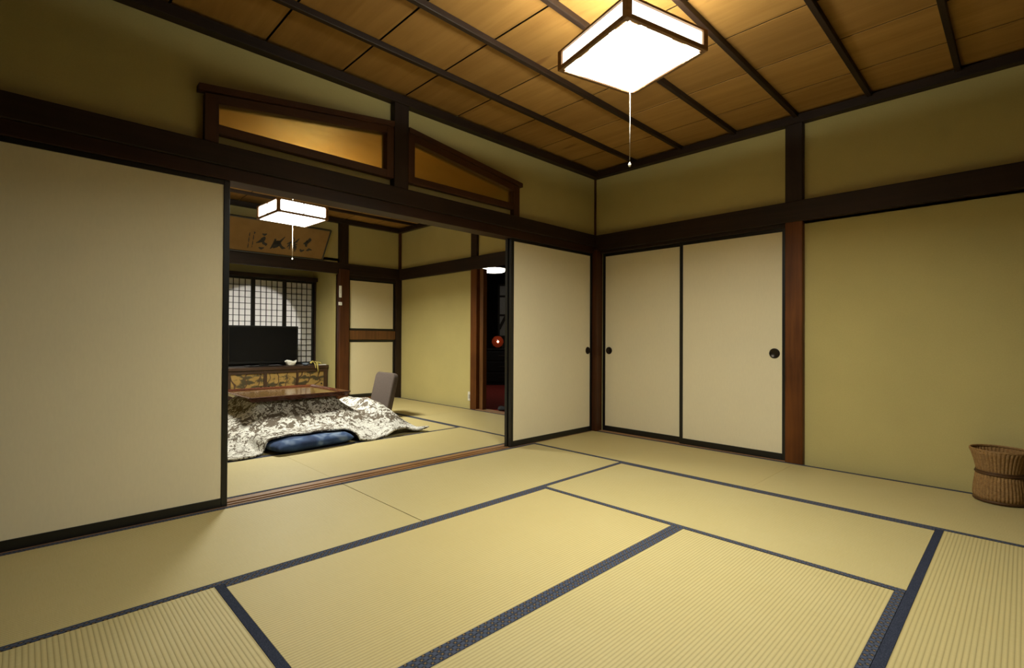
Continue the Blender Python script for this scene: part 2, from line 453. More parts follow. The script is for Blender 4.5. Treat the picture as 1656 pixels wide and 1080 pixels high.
mat(-.9246, -.012, -3.62, -1.8222, 'tatami mat along the right wall, under the wicker basket')
mat(-1.818, -.925, -2.712, -.938, 'tatami mat parallel to the closet doors, second row in from the right wall')
mat(-3.575, -1.8196, -1.8284, -.938, 'large tatami mat in the middle of the room, in front of the threshold mats', HERI)
mat(-3.575, -1.8196, -2.712, -1.829, 'ribbed tatami mat at the bottom middle, nearest the camera', HERI)
mat(-4.44, -3.5756, -2.712, -.938, 'ribbed tatami mat in the bottom left corner with plain navy border', HERI_NAVY)
mat(-2.69, -.925, -3.62, -2.7126, 'ribbed tatami mat in the bottom right corner with plain navy border', HERI_NAVY)
mat(-2.6630, -.892, .133, 1.068, 'far room tatami mat beyond the threshold, running up to the right column')
mat(-4.44, -2.6632, .133, 1.068, 'far room tatami mat beyond the threshold, beside the left sliding door')
mat(-.889, .02, .133, 1.935, 'far room tatami mat in front of the dark doorway')
mat(-.889, .02, 1.938, 3.725, 'far room tatami mat behind the floor chair, below the closet doors')
mat(-1.785, -.892, 1.071, 2.835, 'far room tatami mat under the right end of the quilt')
mat(-3.545, -1.788, 1.071, 1.952, 'far room tatami mat under the front of the quilt and the blue cushion')
mat(-3.545, -1.788, 1.955, 2.835, 'far room tatami mat beneath the back of the low table')
mat(-2.66, -.892, 2.838, 3.725, 'far room tatami mat in front of the alcove post')

# ------------------------------------------------------------------ lamps
def pane_mats(sb, ss, name):
    return emit(name+'_bottom', (1, .975, .82, 1), sb), emit(name+'_side', (1, .975, .82, 1), ss)
LAMPW = wood('lamp_frame_wood', (.10, .045, .015, 1), (.30, .15, .05, 1), 0, .45, .4, 60)
CORD = plain('white_cord', (.75, .72, .62, 1), .6)
METAL = plain('white_enamel', (.7, .68, .62, 1), .4)
def lamp_light(t, w, size, spread):
    l = bpy.data.lights.new('lamp_light', 'AREA'); o = bpy.data.objects.new('lamp_light', l); COL.objects.link(o)
    l.shape = 'SQUARE'; l.size = size; l.energy = w; l.spread = math.radians(spread); l.color = (1, .975, .82)
    o.parent = t; o.location = (0, 0, -.010)
def lamp(label, x, y, z, size, h, rz, sb, ss, st, cord_end, ticks, nm):
    t = thing('pendant_lamp', label, 'ceiling lamp', (x, y, z), rz, 'square pendant lamps')
    pb, ps = pane_mats(sb, ss, nm)
    s = size/2; p = .028
    bm = BM()
    for sx in (-1, 1):
        for sy in (-1, 1):
            cx, cy = sx*(s-p/2), sy*(s-p/2); box(bm, cx-p/2, cx+p/2, cy-p/2, cy+p/2, 0, h, .002)
    for z0, z1 in ((0, .019), (h-.010, h)):
        for q in (-1, 1):
            yy = q*(s-.008); box(bm, -s+p, s-p, yy-.008, yy+.008, z0, z1, .001)
            box(bm, yy-.008, yy+.008, -s+p, s-p, z0, z1, .001)
    obj('frame', bm, LAMPW, t, True, label='brown wooden lamp frame')
    bm = BM(); box(bm, -s+.026, s-.026, -s+.026, s-.026, .0005, .005); obj('bottom_diffuser', bm, pb, t, True, label='glowing white bottom panel')
    for k in range(4):
        M = Matrix.Rotation(k*PI/2, 4, 'Z')
        bm = BM(); box(bm, -s+p, s-p, s-.014, s-.011, .019, h-.010, 0, M); o = obj('side_diffuser', bm, ps, t, True, label='glowing white side panel')
        if ticks:
            for u in (-.5, 0, .5):
                for zz in (.019, h-.018):
                    bm = BM(); box(bm, u*(size-.06)-.005, u*(size-.06)+.005, s-.0105, s-.002, zz, zz+.008, 0, M); obj('lattice_tab', bm, LAMPW, o, True)
    bm = BM(); lathe(bm, [(.05, .030), (s*.80, .030), (s*.82, .036), (.05, .050)], 32); obj('reflector_plate', bm, METAL, t, True)
    bm = BM(); n = 40
    tube(bm, [(s*.60*math.cos(2*PI*i/n), s*.60*math.sin(2*PI*i/n), .066) for i in range(n)]+[(s*.60, 0, .066)], .010, 8)
    obj('ring_tube', bm, emit(nm+'_tube', (1, .975, .82, 1), st), t, True, label='glowing ring tube')
    bm = BM(); tube(bm, [(0, 0, .045), (0, 0, CZ-z-.02)], .004); obj('hanging_cord', bm, CORD, t, True)
    bm = BM(); lathe(bm, [(.045, 0), (.045, .012), (.03, .025), (.0, .025)], 24, (0, 0, CZ-z-.032)); obj('ceiling_rose', bm, METAL, t, True)
    bm = BM(); tube(bm, [(0, 0, -.005), (.001, 0, (cord_end-z)*.5), (0, 0, cord_end-z)], .0016, 6); o = obj('pull_cord', bm, CORD, t, True, label='thin white pull cord')
    bm = BM(); lathe(bm, [(.001, 0), (.005, .002), (.006, .012), (.002, .020)], 12, (0, 0, cord_end-z-.018)); obj('cord_knob', bm, CORD, o, True)
    return t
l1 = lamp('square wood framed ceiling lamp glowing white in the near room, biggest lamp', -2.16, -1.77, 2.175, .470, .092, math.radians(-14.5), 9, 4.5, 250, 1.715, False, 'near_lamp')
lamp_light(l1, 50, .41, 157)
l2 = lamp('square glowing ceiling lamp with tabbed sides hanging over the low table in the far room', -2.13, 2.28, 2.130, .520, .135, math.radians(3), 10, 5, 50, 1.735, True, 'far_lamp')
lamp_light(l2, 82, .46, 152)

# ------------------------------------------------------------------ kotatsu: table, quilt, cushion, chair
TX0, TX1, TY0, TY1 = -2.715, -1.765, 1.685, 2.615
def gloss_wood(name, a, b, rough):
    n = NT(name); f = n.noise(n.coord((2, 30, 30)), 1.0, 5, .6, .3)
    n.base(n.ramp(f, [(.3, a), (.7, b)])); n.b.inputs['Coat Weight'].default_value = .6; n.b.inputs['Coat Roughness'].default_value = .08
    return n.set(rough, .5)
RIM = gloss_wood('red_lacquer_rim', (.035, .010, .005, 1), (.085, .024, .010, 1), .22)
TOPM = gloss_wood('glossy_table_top', (.09, .050, .016, 1), (.16, .090, .030, 1), .14)
t = thing('low_table', 'low heated table with glossy brown rimmed top standing in the quilt', 'table', (-2.24, 2.15, 0))
bm = BM()
def ring(bm, off_o, off_i, z0o, z1o, z1i, z0i):
    def rect(o, z): return [bm.verts.new(c) for c in ((TX0+o, TY0+o, z), (TX1-o, TY0+o, z), (TX1-o, TY1-o, z), (TX0+o, TY1-o, z))]
    R_ = [rect(off_o+.035, z0o), rect(off_o, z1o), rect(off_o+.012, z1o+.004), rect(off_i, z1i), rect(off_i+.002, z0i)]
    for A, B in zip(R_, R_[1:]+R_[:1]):
        for i in range(4): bm.faces.new((A[i], A[(i+1) % 4], B[(i+1) % 4], B[i]))
    bmesh.ops.recalc_face_normals(bm, faces=bm.faces[:])
ring(bm, 0, .055, .338, .382, .374, .345)
bmesh.ops.bevel(bm, geom=[e for e in bm.edges], offset=.0035, segments=2, affect='EDGES')
obj('rim', bm, RIM, t, label='dark red lacquered raised rim')
bm = BM(); box(bm, TX0+.05, TX1-.05, TY0+.05, TY1-.05, .344, .366, .001); obj('tabletop', bm, TOPM, t, label='glossy brown table surface')
bm = BM(); box(bm, TX0+.13, TX1-.13, TY0+.13, TY1-.13, .285, .322, .003); obj('apron', bm, RIM, t)
for sx in (TX0+.16, TX1-.16):
    for sy in (TY0+.16, TY1-.16):
        bm = BM(); box(bm, sx-.025, sx+.025, sy-.025, sy+.025, .004, .288, .003); obj('leg', bm, RIM, t)

PX0, PX1, PY0, PY1 = -2.60, -1.88, 1.80, 2.50
CX, CY, CA = -2.40, 1.265, math.radians(6.5)
def cushion_z(x, y, hx=.385, hy=.290, h=.104):
    dx, dy = x-CX, y-CY
    u = (dx*math.cos(CA)+dy*math.sin(CA))/hx; v = (-dx*math.sin(CA)+dy*math.cos(CA))/hy
    if abs(u) >= 1 or abs(v) >= 1: return 0
    return h*((1-abs(u)**9)*(1-abs(v)**9))**.5
def sst(a, b, x):
    t_ = min(1, max(0, (x-a)/(b-a))); return t_*t_*(3-2*t_)
def quilt_z(x, y):
    dx = max(PX0-x, x-PX1, 0); dy = max(PY0-y, y-PY1, 0)
    d = math.hypot(dx, dy)
    z = .326*max(0, 1-d/.76)**2.3
    k = sst(.02, .25, d)
    fold = noise.noise((x*3.3, y*3.3, 1.7))*.028+noise.noise((x*7.5, y*7.5, 4.1))*.011+math.sin(x*17+y*4)*.006
    z += k*(fold+.012)
    z += .185*math.exp(-((x+1.44)/.15)**2)*sst(1.10, 1.75, y)*(1-sst(2.35, 2.85, y))      # bunched up on the chair seat
    z += .040*math.exp(-((x+1.52)/.10)**2-((y-1.22)/.14)**2)
    z += .035*math.exp(-((x+1.93)/.09)**2-((y-1.38)/.30)**2)
    z += .045*sst(-1.78, -1.62, x)*(1-sst(-1.50, -1.36, x))*(1-sst(1.12, 1.32, y))+.022*sst(-1.46, -1.36, x)*(1-sst(1.12, 1.35, y))
    floor_ = .020
    z = max(z, floor_+.006*noise.noise((x*9, y*9, 0)))
    c = cushion_z(x, y)
    return max(z, c+.022) if y > 1.06 else z
def quilt():
    nu, nv = 150, 150
    bm = BM(); g = []
    qx0, qx1, qy0, qy1 = -3.36, -1.285, 1.045, 3.15
    for j in range(nv+1):
        row = []
        for i in range(nu+1):
            u, v = i/nu, j/nv
            x = qx0+(qx1-qx0)*u; y = qy0+(qy1-qy0)*v
            e = 1-v
            hem = .030*noise.noise((x*3, 0, 2.2))+.012*math.sin(x*24)
            hem += .125*sst(-2.86, -2.70, x)*(1-sst(-2.10, -1.98, x))          # drawn back over the cushion
            hem += .035*sst(-1.95, -1.6, x)
            y += hem*e**6
            x += (.035*noise.noise((0, y*3, 5.2))+.016*math.sin(y*20)-.03*sst(1.2, 1.7, y)+.05*(1-sst(1.02, 1.25, y)))*u**6
            row.append(bm.verts.new((x, y, quilt_z(x, y))))
        g.append(row)
    for j in range(nv):
        for i in range(nu):
            f = bm.faces.new((g[j][i], g[j][i+1], g[j+1][i+1], g[j+1][i])); f.smooth = True
    return bm
def lace():
    n = NT('white_lace_over_brown'); v = n.coord()
    dist = n.n('ShaderNodeTexNoise'); dist.inputs['Scale'].default_value = 13; dist.inputs['Detail'].default_value = 2; n.l(v, dist.inputs['Vector'])
    wv = n.n('ShaderNodeMix', data_type='VECTOR'); wv.inputs[0].default_value = .17
    n.l(v, wv.inputs[4]); n.l(dist.outputs['Color'], wv.inputs[5])
    def vor(sc, feat, p=None, rot=0):
        mp = n.n('ShaderNodeMapping'); mp.inputs['Rotation'].default_value = (rot*.5, rot*.3, rot); n.l(wv.outputs[1], mp.inputs['Vector'])
        q = n.n('ShaderNodeTexVoronoi', feature=feat); q.inputs['Scale'].default_value = sc; n.l(mp.outputs[0], q.inputs['Vector'])
        if p: q.distance = 'MINKOWSKI'; q.inputs['Exponent'].default_value = p
        return q.outputs['Distance']
    zz = n.sep(v)[2]
    low = n.ramp(zz, [(.06, (1,1,1,1)), (.15, (0,0,0,1))])                                  # denser lace band towards the hem
    star = vor(9.5, 'F1', .62); leaf = vor(19, 'F1', .7, .8); e2 = vor(40, 'DISTANCE_TO_EDGE', None, .4); e1 = vor(16, 'DISTANCE_TO_EDGE', None, .2)
    thr = n.math('ADD', 1.06, n.math('MULTIPLY', low, .30))
    a = n.math('LESS_THAN', star, n.math('ADD', thr, .10)); b = n.math('LESS_THAN', leaf, thr)
    m = n.math('MAXIMUM', a, b)
    wd = n.math('MULTIPLY', n.math('MAXIMUM', n.math('SUBTRACT', n.noise(v, 11, 2), .42), 0.0), .36)      # channels of varying width between the leaves
    m = n.math('MULTIPLY', m, n.math('GREATER_THAN', e1, n.math('ADD', wd, .012)))
    ring = n.math('LESS_THAN', n.math('ABSOLUTE', n.math('SUBTRACT', star, .52)), .03)
    ring2 = n.math('LESS_THAN', n.math('ABSOLUTE', n.math('SUBTRACT', leaf, .50)), .035)
    m = n.math('MULTIPLY', m, n.math('SUBTRACT', 1.0, n.math('MULTIPLY', n.math('MAXIMUM', ring, ring2), .55)))
    m = n.math('MULTIPLY', m, n.math('SUBTRACT', 1.0, n.math('MULTIPLY', n.math('LESS_THAN', e2, .05), .55)))
    c = n.mix(m, (.115, .095, .074, 1), (.66, .655, .62, 1))
    n.base(c); n.bump(n.math('ADD', m, n.math('MULTIPLY', e2, .8)), .35, .004); return n.set(.9, .1)
q = obj('quilt', quilt(), lace()); place(q, -2.3, 2.1, 0)
sm = q.modifiers.new('thick', 'SOLIDIFY'); sm.thickness = .013; sm.offset = -1
q.data.materials.append(plain('quilt_underside', (.018, .015, .013, 1), .9)); sm.material_offset = 1
tag(q, 'white lace covered quilt spread out from under the low table', 'quilt')

def denim():
    n = NT('blue_tie_dye'); v = n.coord()
    f = n.noise(n.coord((1, 1, 1)), 6.5, 2, .5, .3); g = n.noise(v, 300, 2)
    c = n.ramp(f, [(.40, (.008, .022, .075, 1)), (.56, (.030, .065, .165, 1)), (.68, (.20, .27, .40, 1))])
    n.base(n.mix(.12, c, n.ramp(g, [(.3, (.01, .02, .06, 1)), (.7, (.2, .25, .35, 1))]))); n.bump(g, .3, .001); return n.set(.85, .15)
bm = BM(); NU, NV = 36, 28
vt = []
for side in (1, -1):
    g = []
    for j in range(NV+1):
        row = []
        for i in range(NU+1):
            u, v_ = -1+2*i/NU, -1+2*j/NV
            u, v_ = math.sin(u*PI/2), math.sin(v_*PI/2)
            h = .050*max(0, (1-abs(u)**6)*(1-abs(v_)**6))**.5
            px, py = u*.345*(1-.05*v_**4), v_*.255*(1-.05*u**4)
            z = .05+side*h*(1 if side > 0 else .95)+(.009*noise.noise((px*8, py*8, 1))*(h/.05) if side > 0 else 0)
            row.append(bm.verts.new((px, py, z)))
        g.append(row)
    for j in range(NV):
        for i in range(NU):
            f = bm.faces.new((g[j][i], g[j][i+1], g[j+1][i+1], g[j+1][i])); f.smooth = True
bmesh.ops.remove_doubles(bm, verts=bm.verts[:], dist=.0005)
bmesh.ops.recalc_face_normals(bm, faces=bm.faces[:])
z0 = min(v.co.z for v in bm.verts)
for v in bm.verts: v.co.z -= z0-.002
o = obj('floor_cushion', bm, denim()); o.location = (CX, CY, 0); o.rotation_euler = (0, 0, CA)
tag(o, 'mottled blue floor cushion tucked under the front edge of the quilt', 'cushion')

VEL = plain('taupe_velour', (.098, .077, .068, 1), .95, .1, 0, .2, 120)
def rbox(bm, lx, ly, lz, r, M):
    """rounded slab; r rounds the outline seen along x"""
    pts = []
    for cy, cz, a0 in ((ly/2-r, lz-r, 0), (-ly/2+r, lz-r, 90), (-ly/2+r*.5, r*.5, 180), (ly/2-r*.5, r*.5, 270)):
        rr = r if a0 < 180 else r*.5
        for k in range(7):
            a = math.radians(a0+90*k/6); pts.append((cy+rr*math.cos(a), cz+rr*math.sin(a)))
    prism(bm, pts, 0, -lx/2, lx/2)
    big = [f for f in bm.faces if len(f.verts) > 6]
    es = list({e for f in big for e in f.edges})
    bmesh.ops.bevel(bm, geom=es, offset=.02, segments=4, affect='EDGES', profile=.5)
    for f in bm.faces: f.smooth = True
    for v in bm.verts: v.co = M @ v.co
CHX, CHY = -.065, .05
t = thing('floor_chair', 'legless taupe floor chair with upright padded back beside the quilt', 'chair', (-1.25+CHX, 2.20+CHY, 0))
bm = BM(); rbox(bm, .075, .42, .50, .06, Matrix.Translation((-1.075+CHX, 2.20+CHY, .015)) @ Matrix.Rotation(math.radians(13), 4, 'Y')); obj('backrest', bm, VEL, t)
bm = BM(); box(bm, -1.50+CHX, -1.09+CHX, 1.99+CHY, 2.41+CHY, .002, .085, .025)
for f in bm.faces: f.smooth = True
obj('seat', bm, VEL, t)

# ------------------------------------------------------------------ alcove: shoji windows, cabinet, television, small things
def translucent_paper():
    m = paper('shoji_paper', (.82, .80, .76, 1)); t_ = m.node_tree
    tr = t_.nodes.new('ShaderNodeBsdfTranslucent'); tr.inputs[0].default_value = (.85, .84, .82, 1)
    mx = t_.nodes.new('ShaderNodeMixShader'); mx.inputs[0].default_value = .4
    out = t_.nodes['Material Output']; t_.links.new(t_.nodes['Principled BSDF'].outputs[0], mx.inputs[1]); t_.links.new(tr.outputs[0], mx.inputs[2]); t_.links.new(mx.outputs[0], out.inputs[0])
    return m
SHOJI = translucent_paper()
ld = bpy.data.lights.new('assumed_outdoor_lamp', 'SPOT'); lo = bpy.data.objects.new('assumed_outdoor_lamp', ld); COL.objects.link(lo)
lo.location = (-1.80, 7.2, .99); lo.rotation_euler = (-PI/2, 0, 0); ld.energy = 800; ld.spot_size = math.radians(27.8); ld.spot_blend = .14; ld.shadow_soft_size = .02; ld.color = (1, .97, .93)  # unseen spot added outside to throw the rounded bright patch on the paper
LATT = plain('lattice_wood', (.022, .014, .009, 1), .6)
def shoji(x0, x1, label):
    w = window(label); y = 4.500; z0, z1 = .520, 1.748; st = .027
    bm = BM()
    box(bm, x0, x0+st, y, y+.03, z0, z1, .002); box(bm, x1-st, x1, y, y+.03, z0, z1, .002)
    box(bm, x0+st, x1-st, y, y+.03, z0, z0+.030, .002); box(bm, x0+st, x1-st, y, y+.03, z1-.03, z1, .002)
    obj('frame', bm, LACQ, w)
    bm = BM(); nx, nz = 5, 14
    for i in range(1, nx):
        x = x0+st+(x1-x0-2*st)*i/nx; box(bm, x-.0035, x+.0035, y+.006, y+.022, z0+.03, z1-.03)
    for k in range(1, nz):
        z = z0+.03+(z1-z0-.06)*k/nz; box(bm, x0+st, x1-st, y+.008, y+.021, z-.0035, z+.0035)
    obj('lattice', bm, LATT, w)
    bm = BM(); box(bm, x0+st-.002, x1-st+.002, y+.022, y+.025, z0+.028, z1-.028); obj('paper_pane', bm, SHOJI, w)
shoji(-1.4005, -.975, 'paper lattice window at the right of the alcove')
shoji(-1.8255, -1.4005, 'paper lattice window in the middle of the alcove')
shoji(-2.2505, -1.8255, 'paper lattice window behind the television')
shoji(-2.675, -2.2505, 'paper lattice window hidden by the left sliding door')

CABW = wood('cabinet_wood', (.018, .009, .005, 1), (.060, .028, .012, 1), 0, .4, .4)
def pine():
    n = NT('gold_pine_painting'); v = n.coord((1, 1, 1))
    g = n.noise(v, 3, 3)
    c = n.ramp(g, [(.3, (.24, .145, .036, 1)), (.7, (.36, .23, .07, 1))])
    cl = n.noise(n.coord((8, 1, 16)), 1.0, 2, .45, .4)
    fine = n.noise(v, 60, 3)
    mask = n.ramp(n.math('ADD', cl, n.math('MULTIPLY', n.math('SUBTRACT', fine, .5), .25)), [(.50, (0,0,0,1)), (.58, (1,1,1,1))])
    c = n.mix(mask, c, (.055, .042, .018, 1))
    w = n.n('ShaderNodeTexWave', wave_type='BANDS'); w.inputs['Scale'].default_value = 2.2; w.inputs['Distortion'].default_value = 9; w.inputs['Detail'].default_value = 2
    n.l(n.coord((1, 1, 1.6)), w.inputs['Vector'])
    tr = n.ramp(w.outputs['Fac'], [(.955, (0,0,0,1)), (.985, (1,1,1,1))])
    c = n.mix(tr, c, (.07, .035, .015, 1))
    n.base(c); return n.set(.5, .4, .15)
PINE = pine()
t = thing('low_cabinet', 'low dark alcove cabinet with gold pine painted doors under the television', 'cabinet', (-1.87, 4.22, .12))
bm = BM()
box(bm, -2.75, -.965, 3.985, 4.46, .478, .518, .004)
box(bm, -2.75, -.975, 4.0, 4.45, .122, .165, .003)
box(bm, -2.75, -.975, 4.43, 4.45, .165, .478)
for a, b in ((-1.024, -.975), (-1.412, -1.384), (-1.838, -1.798), (-2.262, -2.232), (-2.75, -2.70)): box(bm, a, b, 4.0, 4.43, .165, .478, .002)
obj('body', bm, CABW, t)
for k, (a, b, px) in enumerate(((-1.384, -1.024, -1.055), (-1.798, -1.412, -1.768), (-2.232, -1.838, -1.868), (-2.70, -2.262, -2.29))):
    bm = BM(); box(bm, a, b, 4.018, 4.034, .165, .432, .001); d = obj('door', bm, PINE, t, label='gold door painted with dark pines')
    bm = BM(); box(bm, a, b, 4.004, 4.03, .432, .478, .001); obj('door_rail', bm, CABW, d)
    bm = BM(); lathe(bm, [(.001, -.003), (.011, -.003), (.013, 0), (.013, .002)], 16, (px, 4.018, .255), 'y'); obj('door_pull', bm, DISH, d)

t = thing('television', 'wide black flat television standing on the alcove cabinet', 'television', (-1.775, 4.22, .518))
TVB = plain('television_plastic', (.005, .005, .005, 1), .35, .3)
TVS = plain('television_screen', (.004, .004, .0045, 1), .25, .2)
bm = BM(); box(bm, -2.225, -1.320, 4.195, 4.245, .555, 1.068, .006); obj('bezel', bm, TVB, t)
bm = BM(); box(bm, -2.200, -1.345, 4.1915, 4.199, .590, 1.045, .001); obj('screen', bm, TVS, t)
bm = BM(); box(bm, -1.99, -1.55, 4.12, 4.32, .518, .530, .004); box(bm, -1.83, -1.71, 4.205, 4.235, .53, .57, .003); obj('stand', bm, TVB, t)

WHITE = plain('white_paper', (.78, .77, .72, 1), .7)
bm = BM(); prof = [(.040, 0), (.060, .012), (.074, .045), (.083, .062), (.078, .064), (.066, .040), (.030, .012)]
lathe(bm, prof, 40, (0, 0, 0), ripple=lambda a, z: .07*(z/.06)*math.cos(7*a))
for v in bm.verts: v.co.z *= 1.12; v.co.x *= .90
for v in bm.verts: v.co.z += .009*(v.co.z/.064)*math.cos(3*math.atan2(v.co.y, v.co.x)+.5)
o = obj('bowl', bm, WHITE); o.location = (-1.465, 4.075, .5185); tag(o, 'small white fluted bowl in front of the television corner', 'bowl')
def glassy():
    n = NT('bluish_glass'); n.base((.55, .65, .80, 1)); n.b.inputs['Transmission Weight'].default_value = .7
    return n.set(.1, .5)
bm = BM(); lathe(bm, [(.022, 0), (.032, .006), (.052, .034), (.050, .036), (.029, .009), (.010, .006)], 28)
o = obj('glass_dish', bm, glassy()); o.location = (-1.265, 4.07, .5185); tag(o, 'small bluish glass dish between the white bowl and yellow strips', 'dish')
YEL = plain('yellow_cloth', (.48, .40, .12, 1), .8, .2, 0, .25, 30)
bm = BM()
def band(bm, pts, w):
    L_ = []
    for i, p in enumerate(pts):
        p = Vector(p); q_ = Vector(pts[min(i+1, len(pts)-1)])-Vector(pts[max(i-1, 0)])
        sd = q_.cross(Vector((.2, -.6, 1))).normalized()*w*(1-.5*i/len(pts)); L_.append((bm.verts.new(p-sd), bm.verts.new(p+sd)))
    for a, b in zip(L_, L_[1:]): bm.faces.new((a[0], a[1], b[1], b[0])).smooth = True
band(bm, [(-1.13, 4.07, .535), (-1.16, 4.05, .575), (-1.20, 4.02, .57), (-1.225, 4.00, .548)], .018)
band(bm, [(-1.13, 4.07, .535), (-1.14, 4.03, .572), (-1.135, 3.99, .560), (-1.130, 3.972, .50), (-1.122, 3.970, .43)], .020)
band(bm, [(-1.13, 4.07, .535), (-1.11, 4.04, .570), (-1.085, 4.01, .556), (-1.07, 4.00, .54)], .017)
band(bm, [(-1.13, 4.07, .535), (-1.17, 4.02, .56), (-1.165, 3.985, .545), (-1.155, 3.975, .48)], .012)
band(bm, [(-1.13, 4.07, .5215), (-1.10, 4.08, .5215), (-1.08, 4.09, .5215)], .03)
o = obj('yellow_ribbon', bm, YEL); place(o, -1.13, 4.05, .519)
sm = o.modifiers.new('thick', 'SOLIDIFY'); sm.thickness = .003; sm.offset = 0
tag(o, 'yellow strips of cloth drooping over the cabinet front edge', 'ribbon')
bm = BM(); box(bm, -.060, .060, -.035, .035, 0, .008, .002); o = obj('paper_pad', bm, WHITE); o.location = (-1.045, 4.045, .5185); o.rotation_euler = (0, 0, .15)
tag(o, 'flat white paper pad at the right end of the cabinet top', 'paper')

# calligraphy
t = thing('framed_calligraphy', 'wide framed calligraphy with four brushed characters leaning forward above the alcove', 'picture', (-2.0, 3.68, 1.966))
A_ = math.atan2(.28, .37); org = Vector((-1.21, 3.68, 1.966)); UP = Vector((0, -math.sin(A_), math.cos(A_))); NO = Vector((0, -math.cos(A_), -math.sin(A_)))
def FP(u, v, w=0): return Vector((u, org.y, org.z))+UP*v+NO*w
def fbox(bm, u0, u1, v0, v1, w0, w1, bev=.0):
    vs = box(bm, u0, u1, v0, v1, w0, w1, bev)
    for q_ in vs: q_.co = FP(*q_.co)
    bmesh.ops.recalc_face_normals(bm, faces=bm.faces[:])
FL, FH, fw = -2.80, .462, .014
bm = BM()
fbox(bm, FL, -1.205, 0, fw, -.012, .014); fbox(bm, FL, -1.205, FH-fw, FH, -.012, .014)
fbox(bm, FL, FL+fw, fw, FH-fw, -.012, .014); fbox(bm, -1.205-fw, -1.205, fw, FH-fw, -.012, .014)
obj('frame', bm, LACQ, t, label='thin dark frame')
n = NT('shaded_aged_paper'); f = n.noise(n.coord(), 4, 4)
n.base(n.ramp(f, [(.3, (.20, .115, .040, 1)), (.7, (.25, .150, .056, 1))])); AGED_SHADED = n.set(.8, .15)  # darkened further to paint in the weak light on the tilted sheet
bm = BM(); fbox(bm, FL+fw-.002, -1.205-fw+.002, fw-.002, FH-fw+.002, -.004, .002); obj('shaded_aged_paper', bm, AGED_SHADED, t)
INK = plain('ink', (.028, .026, .024, 1), .7)
STROKES = [[(-2.029,0.289,0.0125),(-2.001,0.279,0.0325),(-1.978,0.296,0.0125)],[(-1.997,0.251,0.0175),(-2.019,0.204,0.0325),(-2.045,0.173,0.0275),(-2.078,0.154,0.0075)],[(-2.03,0.217,0.015),(-1.994,0.24,0.0325),(-1.993,0.208,0.025),(-2.008,0.182,0.02)],[(-2.031,0.172,0.0125),(-1.998,0.189,0.0225),(-1.992,0.162,0.0325),(-1.958,0.152,0.0325),(-1.962,0.13,0.01)],[(-2.035,0.098,0.01),(-2.004,0.086,0.035),(-1.973,0.102,0.01)],[(-1.865,0.244,0.02),(-1.865,0.186,0.0375),(-1.879,0.132,0.0325),(-1.901,0.096,0.0075)],[(-1.877,0.156,0.015),(-1.84,0.185,0.05),(-1.805,0.199,0.0375)],[(-1.865,0.194,0.025),(-1.82,0.211,0.0425),(-1.832,0.148,0.045),(-1.867,0.112,0.015)],[(-1.758,0.292,0.0075),(-1.782,0.25,0.02),(-1.808,0.203,0.0325),(-1.821,0.149,0.0375)],[(-1.809,0.194,0.0325),(-1.78,0.151,0.0325),(-1.754,0.129,0.0375),(-1.718,0.131,0.0075)],[(-1.802,0.23,0.0175),(-1.816,0.176,0.035)],[(-1.714,0.193,0.01),(-1.683,0.221,0.02),(-1.654,0.238,0.01)],[(-1.675,0.231,0.015),(-1.686,0.187,0.0175),(-1.705,0.145,0.0075)],[(-1.679,0.188,0.015),(-1.669,0.118,0.01)],[(-1.657,0.303,0.0075),(-1.638,0.256,0.0175)],[(-1.58,0.295,0.0075),(-1.601,0.257,0.02),(-1.624,0.227,0.015)],[(-1.651,0.214,0.01),(-1.594,0.244,0.015)],[(-1.645,0.178,0.01),(-1.59,0.211,0.015)],[(-1.649,0.142,0.01),(-1.588,0.171,0.02)],[(-1.629,0.242,0.015),(-1.615,0.172,0.0225),(-1.595,0.099,0.01)],[(-1.599,0.187,0.0125),(-1.588,0.129,0.01)],[(-1.513,0.227,0.0175),(-1.471,0.26,0.03),(-1.437,0.301,0.0125)],[(-1.46,0.316,0.025),(-1.443,0.296,0.0375),(-1.47,0.256,0.0425),(-1.493,0.233,0.0175)],[(-1.469,0.283,0.0325),(-1.481,0.228,0.0375),(-1.468,0.189,0.0175)],[(-1.537,0.142,0.0175),(-1.516,0.118,0.0325),(-1.48,0.14,0.0125)],[(-1.458,0.132,0.01),(-1.425,0.157,0.0325),(-1.386,0.152,0.0125)],[(-1.429,0.172,0.0125),(-1.438,0.13,0.0275)],[(-2.169,0.286,0.0063),(-2.168,0.254,0.0125),(-2.166,0.23,0.005)],[(-2.167,0.221,0.005),(-2.163,0.181,0.0125),(-2.16,0.148,0.005)],[(-2.16,0.14,0.005),(-2.157,0.098,0.0125),(-2.155,0.069,0.005)],[(-2.126,0.298,0.0125),(-2.113,0.292,0.015),(-2.121,0.27,0.0075)],[(-2.121,0.258,0.0063),(-2.117,0.213,0.0125),(-2.115,0.188,0.005)],[(-2.116,0.18,0.005),(-2.113,0.139,0.0112),(-2.113,0.114,0.005)],[(-2.113,0.109,0.005),(-2.113,0.088,0.01)]]
CHARS = ((0, 5, 'brush_character'), (5, 11, 'brush_character'), (11, 21, 'brush_character'), (21, 27, 'brush_character'), (27, 30, 'signature_column'), (30, 34, 'signature_column'))
